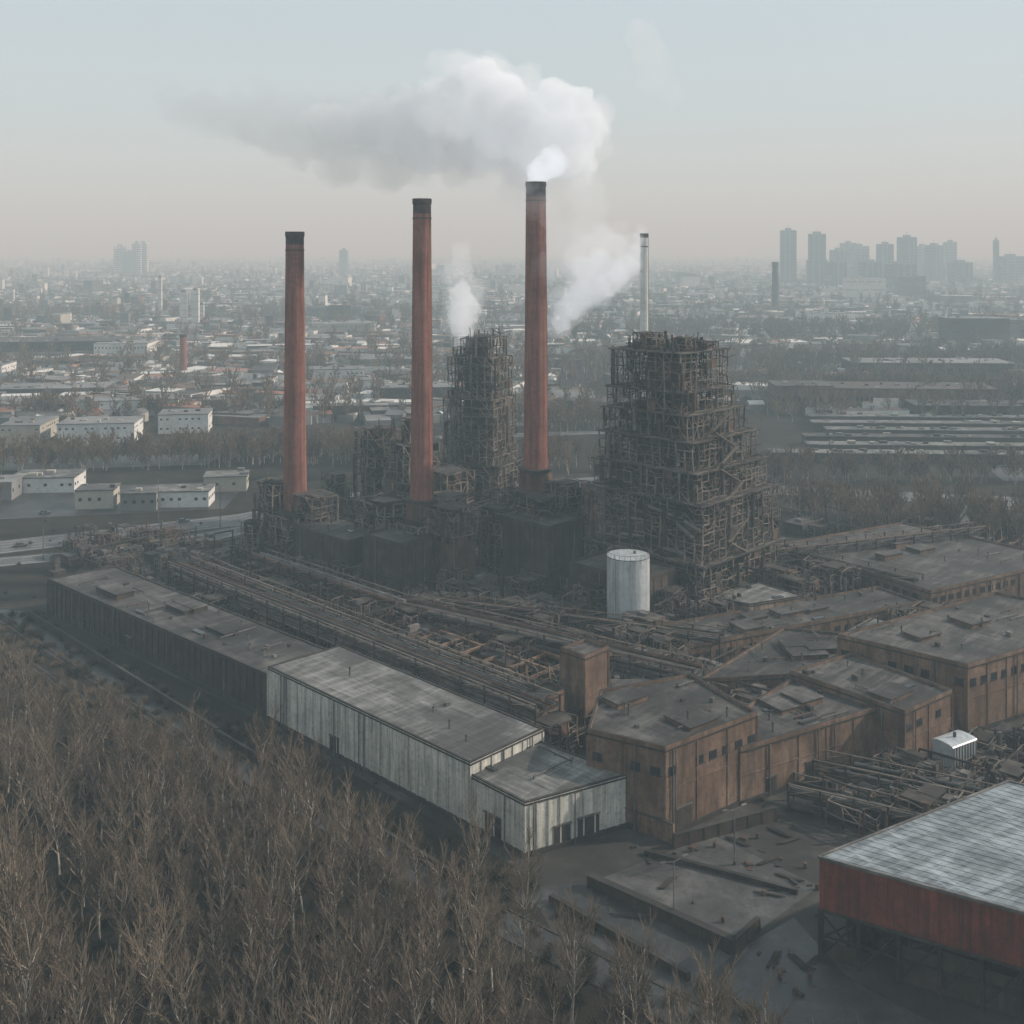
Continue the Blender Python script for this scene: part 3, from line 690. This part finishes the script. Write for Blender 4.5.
# far city fabric
b=MB()
def house(x,y_,L,W,h,a,w,r,gable):
    c,s=math.cos(a),math.sin(a)
    P=lambda u,v,z:(x+c*u-s*v,y_+s*u+c*v,z)
    b.obox(x,y_,a,L,W,0,h,w,r,False)
    if gable:
        rh=W*.3; e_=.4
        b.add([P(-L/2-e_,-W/2-e_,h),P(L/2+e_,-W/2-e_,h),P(L/2+e_,0,h+rh),P(-L/2-e_,0,h+rh),P(-L/2-e_,W/2+e_,h),P(L/2+e_,W/2+e_,h)],[(0,1,2,3),(3,2,5,4)],r)
        b.add([P(-L/2,-W/2,h),P(-L/2,W/2,h),P(-L/2,0,h+rh),P(L/2,-W/2,h),P(L/2,W/2,h),P(L/2,0,h+rh)],[(0,2,1),(3,4,5)],w)
MIDF=FOOT[SITE_FOOT:]
cnt=0
while cnt<25000:
    t=R(); y_=620*math.exp(t**.85*math.log(17)); x=U(-.6,.6)*y_
    if x>30 and y_<1000 and R()<.85: continue
    if x>0 and R()<.4: continue
    if any(abs(x-f[0][0])<90 and abs(y_-f[0][1])<90 and inpoly(x,y_,f) for f in MIDF): continue
    cnt+=1; big=R()<.2; far_=min(1.6,.8+y_/6000)
    L=U(18,50) if big else U(5,12); W=U(9,20) if big else U(4.5,8)
    h=U(5,9) if big else U(3.5,6.5)
    if y_>1200 and R()<.015: h=U(12,24)
    a=(0.15 if R()<.5 else -.3)+U(-.1,.1)+(math.pi/2 if R()<.25 else 0)
    oc=.93 if (x<0 and y_<1500) else .97
    house(x,y_,L*far_,W*far_,h*far_,a,random.choice(['white','white','cream','grey','grey','darkfar','brownwall']),
      random.choice(['grey','darkfar','darkfar','brownwall','roofpale','grey','white']) if R()<oc else 'orange',not big and R()<.6)
b.obj('distant_city_buildings')

# ------------------------------------------------------------ trees
def tree_mesh(name,seed,h,nlimb,sub,twigs,tw=.055,spread=.28,trunkr=.16):
    rg=random.Random(seed); u=rg.uniform; b=MB()
    def cyl3(p,q,r0,r1,m): b.cyl(p,q,r0,r1,4,m,False)
    pts=[Vector((0,0,0))]; d=Vector((u(-.05,.05),u(-.05,.05),1))
    for i in range(7):
        d=(d+Vector((u(-.07,.07),u(-.07,.07),.05))).normalized(); pts.append(pts[-1]+d*h*.86/7)
    for i in range(7): cyl3(pts[i],pts[i+1],trunkr*(1-i/7.6),trunkr*(1-(i+1)/7.6),'bark')
    def twig(p,d,L,w):
        s=d.cross(Vector((u(-1,1),u(-1,1),u(-1,1)))).normalized()*w/2
        m_=p+d*L*.55+Vector((u(-.1,.1),u(-.1,.1),u(0,.12)))*L
        e_=m_+(d+Vector((u(-.3,.3),u(-.3,.3),u(0,.5)))).normalized()*L*.5
        b.add([tuple(p-s),tuple(p+s),tuple(m_+s*.7),tuple(m_-s*.7),tuple(e_)],[(0,1,2,3),(3,2,4)],'twig')
    for i in range(nlimb):
        f=.25+.73*i/nlimb; k=min(6,int(f*7)); base=pts[k].lerp(pts[k+1],f*7-k)
        az=i*2.4+u(-.4,.4); prof=math.sin(math.pi*min(1,(f-.08)*.95))**.6
        L=h*spread*(.35+.85*prof)*u(.75,1.2)
        d=Vector((math.cos(az),math.sin(az),u(.6,1.2)+f*.6)).normalized(); p=base; r=trunkr*.45*(1.1-f*.6)
        for s in range(4):
            d2=(d+Vector((u(-.2,.2),u(-.2,.2),u(0,.25)))).normalized(); q=p+d2*L/4
            cyl3(p,q,r*(1-s/4.5),r*(1-(s+1)/4.5),'bark' if s<3 else 'twig')
            for j in range(sub):
                bp=p.lerp(q,rg.random()); bd=(d2+Vector((u(-.8,.8),u(-.8,.8),u(-.1,.9)))).normalized(); bl=L*u(.2,.45)
                be=bp+bd*bl; b.beam(bp,be,tw*1.25,'twig')
                for t in range(twigs):
                    tp=bp.lerp(be,u(.15,1)); td=(bd+Vector((u(-.6,.6),u(-.6,.6),u(0,.9)))).normalized(); twig(tp,td,u(.5,1.3)*h/13,tw)
            p=q;d=d2
    used=['bark','twig']; me=bpy.data.meshes.new(name); me.from_pydata(b.v,[],b.f)
    for k in used: me.materials.append(M[k])
    me.polygons.foreach_set('material_index',[used.index(k) for k in b.m]); me.update(); return me
near=[tree_mesh('bare_birch_mesh',i+10,14,16,3,4,tw=.045,spread=.27+.045*(i%3),trunkr=.22) for i in range(6)]
far=[tree_mesh('bare_tree_far_mesh',i+40,12,12,2,4,tw=.14,spread=.36,trunkr=.2) for i in range(4)]
def bush_mesh(name,seed):
    rg=random.Random(seed);u=rg.uniform;b=MB()
    for i in range(260):
        az=u(0,6.28);el=u(.2,1.5);d=Vector((math.cos(az)*math.cos(el),math.sin(az)*math.cos(el),math.sin(el)))
        p=d*u(0,1.3); p.z*=.8; L=u(.5,1.3); s=d.cross(Vector((u(-1,1),u(-1,1),u(-1,1)))).normalized()*.04
        q=p+(d+Vector((u(-.6,.6),u(-.6,.6),u(0,.6)))).normalized()*L
        b.add([tuple(p-s),tuple(p+s),tuple(q)],[(0,1,2)],'k')
    me=bpy.data.meshes.new(name); me.from_pydata(b.v,[],b.f); me.materials.append(M['twig' if seed%4==1 else 'scrub']); return me
bush=[bush_mesh('scrub_bush_mesh',i) for i in range(4)]

def scatter(name,meshes,points):
    root=empty(name)
    for k,me in enumerate(meshes):
        v=[];f=[]
        for i,(x,y_,s) in enumerate(points):
            if i%len(meshes)!=k: continue
            a=R()*6.28; o=len(v); tx=U(-.04,.04);ty=U(-.04,.04)
            for t in range(4):
                q=a+t*math.pi/2+math.pi/4; r=s*.7071; dx=math.cos(q)*r;dy=math.sin(q)*r
                v.append((x+dx,y_+dy,dx*tx+dy*ty))
            f.append((o,o+1,o+2,o+3))
        m=bpy.data.meshes.new(name+'_points'); m.from_pydata(v,[],f); m.update()
        o=bpy.data.objects.new(name+'_layout',m); COL.objects.link(o); o.parent=root
        o.instance_type='FACES'; o.use_instance_faces_scale=True; o.show_instancer_for_render=False
        c=bpy.data.objects.new(name+'_tree',me); COL.objects.link(c); c.parent=o
edge=[(-135,262),(-110,240),(-94,223),(-46,196),(-18,175),(1,155),(13,142),(30,128)]
wood=edge+[(34,112),(-60,104),(-160,150),(-190,250)]
pts=[];tr=0
def track(x,y_):
    for (p,q,ww) in ((Vector((-70,165)),Vector((-30,112)),3.2),(Vector((-120,215)),Vector((-10,140)),2.2)):
        d=(q-p).normalized(); w=Vector((x,y_))-p
        if abs(w.x*d.y-w.y*d.x)<ww: return True
    return False
while len(pts)<370 and tr<40000:
    tr+=1; x=U(-190,34);y_=U(104,262)
    if not inpoly(x,y_,wood) or abs(x)>y_*.6+10 or track(x,y_): continue
    if not all((x-a)**2+(y_-c)**2>19 for a,c,_ in pts): continue
    pts.append((x,y_,U(.6,1.16)))
front=[p for p in pts if p[1]<150][:70]; fs=set(front); rest=[p for p in pts if p not in fs]
front+=[(-64,141,1.5),(-60,136,1.35),(-68,150,1.4),(-57,129,1.45)]
for i,(x,y_,s) in enumerate(front):
    o=bpy.data.objects.new('bare_birch_tree',near[i%6]); COL.objects.link(o); o.location=(x,y_,0); o.scale=(s*1.05,)*3; o.rotation_euler=(U(-.04,.04),U(-.04,.04),R()*6.28)
scatter('birch_woodland',near,rest)
bp=[];tr=0
while len(bp)<1500 and tr<60000:
    tr+=1; x=U(-180,40);y_=U(108,300)
    if abs(x)>y_*.55+8 or any(inpoly(x,y_,f) for f in FOOT[:20]): continue
    if x*.69+y_*.72 > -52*.69+231*.72-4.5 : continue
    if track(x,y_): continue
    bp.append((x,y_,U(.4,1.3)))
scatter('scrub_undergrowth',bush,bp)
bp=[]
while len(bp)<420:
    x=U(-170,170);y_=U(192,400)
    if any(inpoly(x,y_,f) for f in FOOT) : continue
    bp.append((x,y_,U(.3,.8)))
scatter('weeds',bush,bp)
fp=[]
def belt(x0,y0,x1,y1,w,n,s0=.7,s1=1.1):
    c=0;t=0
    while c<n and t<n*10:
        t+=1
        k=R(); x=x0+(x1-x0)*k+U(-w,w); y_=y0+(y1-y0)*k+U(-w,w)
        if any(inpoly(x,y_,f) for f in FOOT): continue
        c+=1; fp.append((x,y_,U(s0,s1)))
belt(-330,400,-190,395,8,50); belt(-260,490,-90,520,16,220); belt(-90,520,30,500,20,140)
belt(118,385,330,345,11,190); belt(95,410,300,385,10,120); belt(230,300,330,330,18,80); belt(90,470,330,470,8,120)
belt(120,760,420,720,22,220,.8,1.3); belt(60,900,600,950,40,450,.9,1.4); belt(100,1200,900,1250,80,500,1,1.6)
belt(-600,640,-100,650,20,200); belt(-700,900,0,880,40,300); belt(-900,1500,0,1500,80,350,1,1.6); belt(-40,620,120,600,30,160)
for _ in range(3000):
    y_=620*math.exp(R()*math.log(9)); fp.append((U(-.6,.6)*y_,y_,U(.7,1.3)*(1+y_/5000)))
scatter('distant_woodland',far,fp)

# ------------------------------------------------------------ smoke (homogeneous volumes inside modelled lobes)
def vol(name,dens,emis,col=(.985,.985,.985)):
    m=bpy.data.materials.new(name); m.use_nodes=True; nt=m.node_tree; nt.nodes.clear()
    o=nt.nodes.new('ShaderNodeOutputMaterial'); p=nt.nodes.new('ShaderNodeVolumePrincipled')
    p.inputs['Color'].default_value=(*col,1); p.inputs['Density'].default_value=dens; p.inputs['Anisotropy'].default_value=.0
    p.inputs['Emission Strength'].default_value=dens*emis; p.inputs['Emission Color'].default_value=(.9,.95,1,1)  # added glow, stands in for sunlight scattered many times inside the smoke
    nt.links.new(p.outputs[0],o.inputs['Volume']); return m
import bmesh
def plume(name,blobs,dens,emis,vox=1.0,disp=3.5,size=6,seed=1,sub=8,parent=None,loc=None,fine=.4,col=(.985,.985,.985)):
    rg=random.Random(seed); bm=bmesh.new()
    for dx,dz,r in blobs:
        c=Vector((dx,rg.uniform(-.2,.2)*(r if r>4 else 0),dz))
        bmesh.ops.create_icosphere(bm,subdivisions=3,radius=r*.9,matrix=Matrix.Translation(c))
        for _ in range(sub if r>3.5 else 0):
            v=Vector((rg.gauss(0,1),rg.gauss(0,1),rg.gauss(0,1))).normalized(); rr=r*rg.uniform(.25,.5)
            bmesh.ops.create_icosphere(bm,subdivisions=2,radius=rr,matrix=Matrix.Translation(c+v*r*.8))
    me=bpy.data.meshes.new(name); bm.to_mesh(me); bm.free(); o=bpy.data.objects.new(name,me); COL.objects.link(o)
    if parent: o.parent=parent
    else: o.location=loc
    rm=o.modifiers.new('r','REMESH'); rm.mode='VOXEL'; rm.voxel_size=vox
    for i,(sz,st_) in enumerate(((size,disp),(size*.4,disp*fine))):
        t=bpy.data.textures.new(name+str(i),'CLOUDS'); t.noise_scale=sz; t.noise_depth=2
        d=o.modifiers.new('d','DISPLACE'); d.texture=t; d.strength=st_; d.mid_level=.5
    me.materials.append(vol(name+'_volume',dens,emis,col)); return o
root=empty('chimney_smoke'); root.location=(7.5,346,120.4); K=dict(parent=root)
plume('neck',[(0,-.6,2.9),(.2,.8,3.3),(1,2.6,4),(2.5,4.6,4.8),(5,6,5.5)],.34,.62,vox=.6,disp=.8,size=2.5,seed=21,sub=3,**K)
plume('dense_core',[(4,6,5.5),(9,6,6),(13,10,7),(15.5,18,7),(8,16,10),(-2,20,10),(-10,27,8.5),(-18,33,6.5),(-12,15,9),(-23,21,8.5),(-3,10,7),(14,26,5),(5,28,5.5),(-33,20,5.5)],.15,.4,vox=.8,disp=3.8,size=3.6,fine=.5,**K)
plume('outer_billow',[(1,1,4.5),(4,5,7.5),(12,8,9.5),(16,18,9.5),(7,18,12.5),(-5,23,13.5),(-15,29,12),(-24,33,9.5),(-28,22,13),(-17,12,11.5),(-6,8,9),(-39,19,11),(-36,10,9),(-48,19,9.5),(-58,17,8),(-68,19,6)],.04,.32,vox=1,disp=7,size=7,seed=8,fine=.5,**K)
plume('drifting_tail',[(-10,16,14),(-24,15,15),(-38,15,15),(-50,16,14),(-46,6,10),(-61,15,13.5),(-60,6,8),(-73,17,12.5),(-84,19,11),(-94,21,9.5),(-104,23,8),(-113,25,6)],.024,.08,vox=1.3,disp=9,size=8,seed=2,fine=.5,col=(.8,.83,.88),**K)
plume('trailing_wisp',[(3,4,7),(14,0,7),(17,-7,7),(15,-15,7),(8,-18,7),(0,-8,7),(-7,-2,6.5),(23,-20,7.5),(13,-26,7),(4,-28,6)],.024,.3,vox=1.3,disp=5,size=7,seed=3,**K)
root=empty('steam_plume'); root.location=(59.2,493,106); K=dict(parent=root)
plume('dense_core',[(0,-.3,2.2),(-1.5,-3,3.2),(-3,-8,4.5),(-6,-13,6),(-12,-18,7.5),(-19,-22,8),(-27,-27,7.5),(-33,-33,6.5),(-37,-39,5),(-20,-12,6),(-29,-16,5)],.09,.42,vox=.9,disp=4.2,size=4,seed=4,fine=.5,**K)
plume('outer_billow',[(-1,0,4),(-5,-8,7),(-12,-17,11),(-24,-22,12.5),(-33,-31,11),(-28,-12,10),(-19,-6,9),(-38,-41,7.5)],.032,.34,vox=1.3,disp=6,size=7,seed=14,**K)
root=empty('tower_steam'); root.location=(-18.6,402,66); K=dict(parent=root)
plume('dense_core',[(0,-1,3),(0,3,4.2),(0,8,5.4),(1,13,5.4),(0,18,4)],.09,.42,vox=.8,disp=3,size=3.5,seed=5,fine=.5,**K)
plume('outer_billow',[(0,2,5),(0,9,7.5),(1,16,8),(-1,24,6.5),(0,31,4.5)],.035,.34,vox=1,disp=4,size=5,seed=15,**K)
plume('high_steam_wisp',[(0,0,8),(-3,10,9),(-6,19,8),(6,-7,6),(-2,4,8)],.017,.25,vox=1.4,disp=7,size=9,seed=6,loc=(64,493,176))

# atmospheric haze: real low fog layer over the whole plain
b=MB(); b.prism([(-S,-600),(S,-600),(S,S-50),(-S,S-50)],-2,420,'ground','ground',True,True)
hz=b.obj('atmospheric_haze'); hm=bpy.data.materials.new('thin_industrial_haze'); hm.use_nodes=True; nt=hm.node_tree; nt.nodes.clear()
o=nt.nodes.new('ShaderNodeOutputMaterial'); vs=nt.nodes.new('ShaderNodeVolumeScatter'); vs.inputs['Color'].default_value=(.68,.89,1,1); vs.inputs['Density'].default_value=.00043; vs.inputs['Anisotropy'].default_value=.0
nt.links.new(vs.outputs[0],o.inputs['Volume']); hz.data.materials.clear(); hz.data.materials.append(hm)

# ------------------------------------------------------------ light, sky, camera
w=bpy.data.worlds.new('World'); scene.world=w; w.use_nodes=True; nt=w.node_tree
bg=nt.nodes['Background']; sk=nt.nodes.new('ShaderNodeTexSky'); sk.sky_type='NISHITA'; sk.sun_disc=False
sk.sun_elevation=SUN_EL; sk.sun_rotation=SUN_AZ; sk.air_density=1.0; sk.dust_density=1.0; sk.ozone_density=1.5
veil=mixc(nt,.74,sk.outputs[0],(5.0,5.9,6.3))   # high thin cloud veil over the clear sky
nt.links.new(veil,bg.inputs['Color']); bg.inputs['Strength'].default_value=.13
L=bpy.data.lights.new('sun','SUN'); L.energy=5.0; L.angle=math.radians(1.5); L.color=(1,.94,.84)
so=bpy.data.objects.new('sun',L); COL.objects.link(so)
sd=Vector((math.sin(SUN_AZ)*math.cos(SUN_EL),math.cos(SUN_AZ)*math.cos(SUN_EL),math.sin(SUN_EL)))
so.rotation_euler=(-sd).to_track_quat('-Z','Y').to_euler()
cam=bpy.data.cameras.new('camera'); co=bpy.data.objects.new('camera',cam); COL.objects.link(co)
co.location=(0,0,100); co.rotation_euler=(math.radians(90),0,0); cam.sensor_width=36; cam.lens=1100/1024*36; cam.shift_y=-265/1024
cam.clip_start=1; cam.clip_end=60000; scene.camera=co
scene.view_settings.view_transform='Standard'; scene.view_settings.look='None'; scene.view_settings.exposure=0
print('verts',sum(len(m.vertices) for m in bpy.data.meshes))
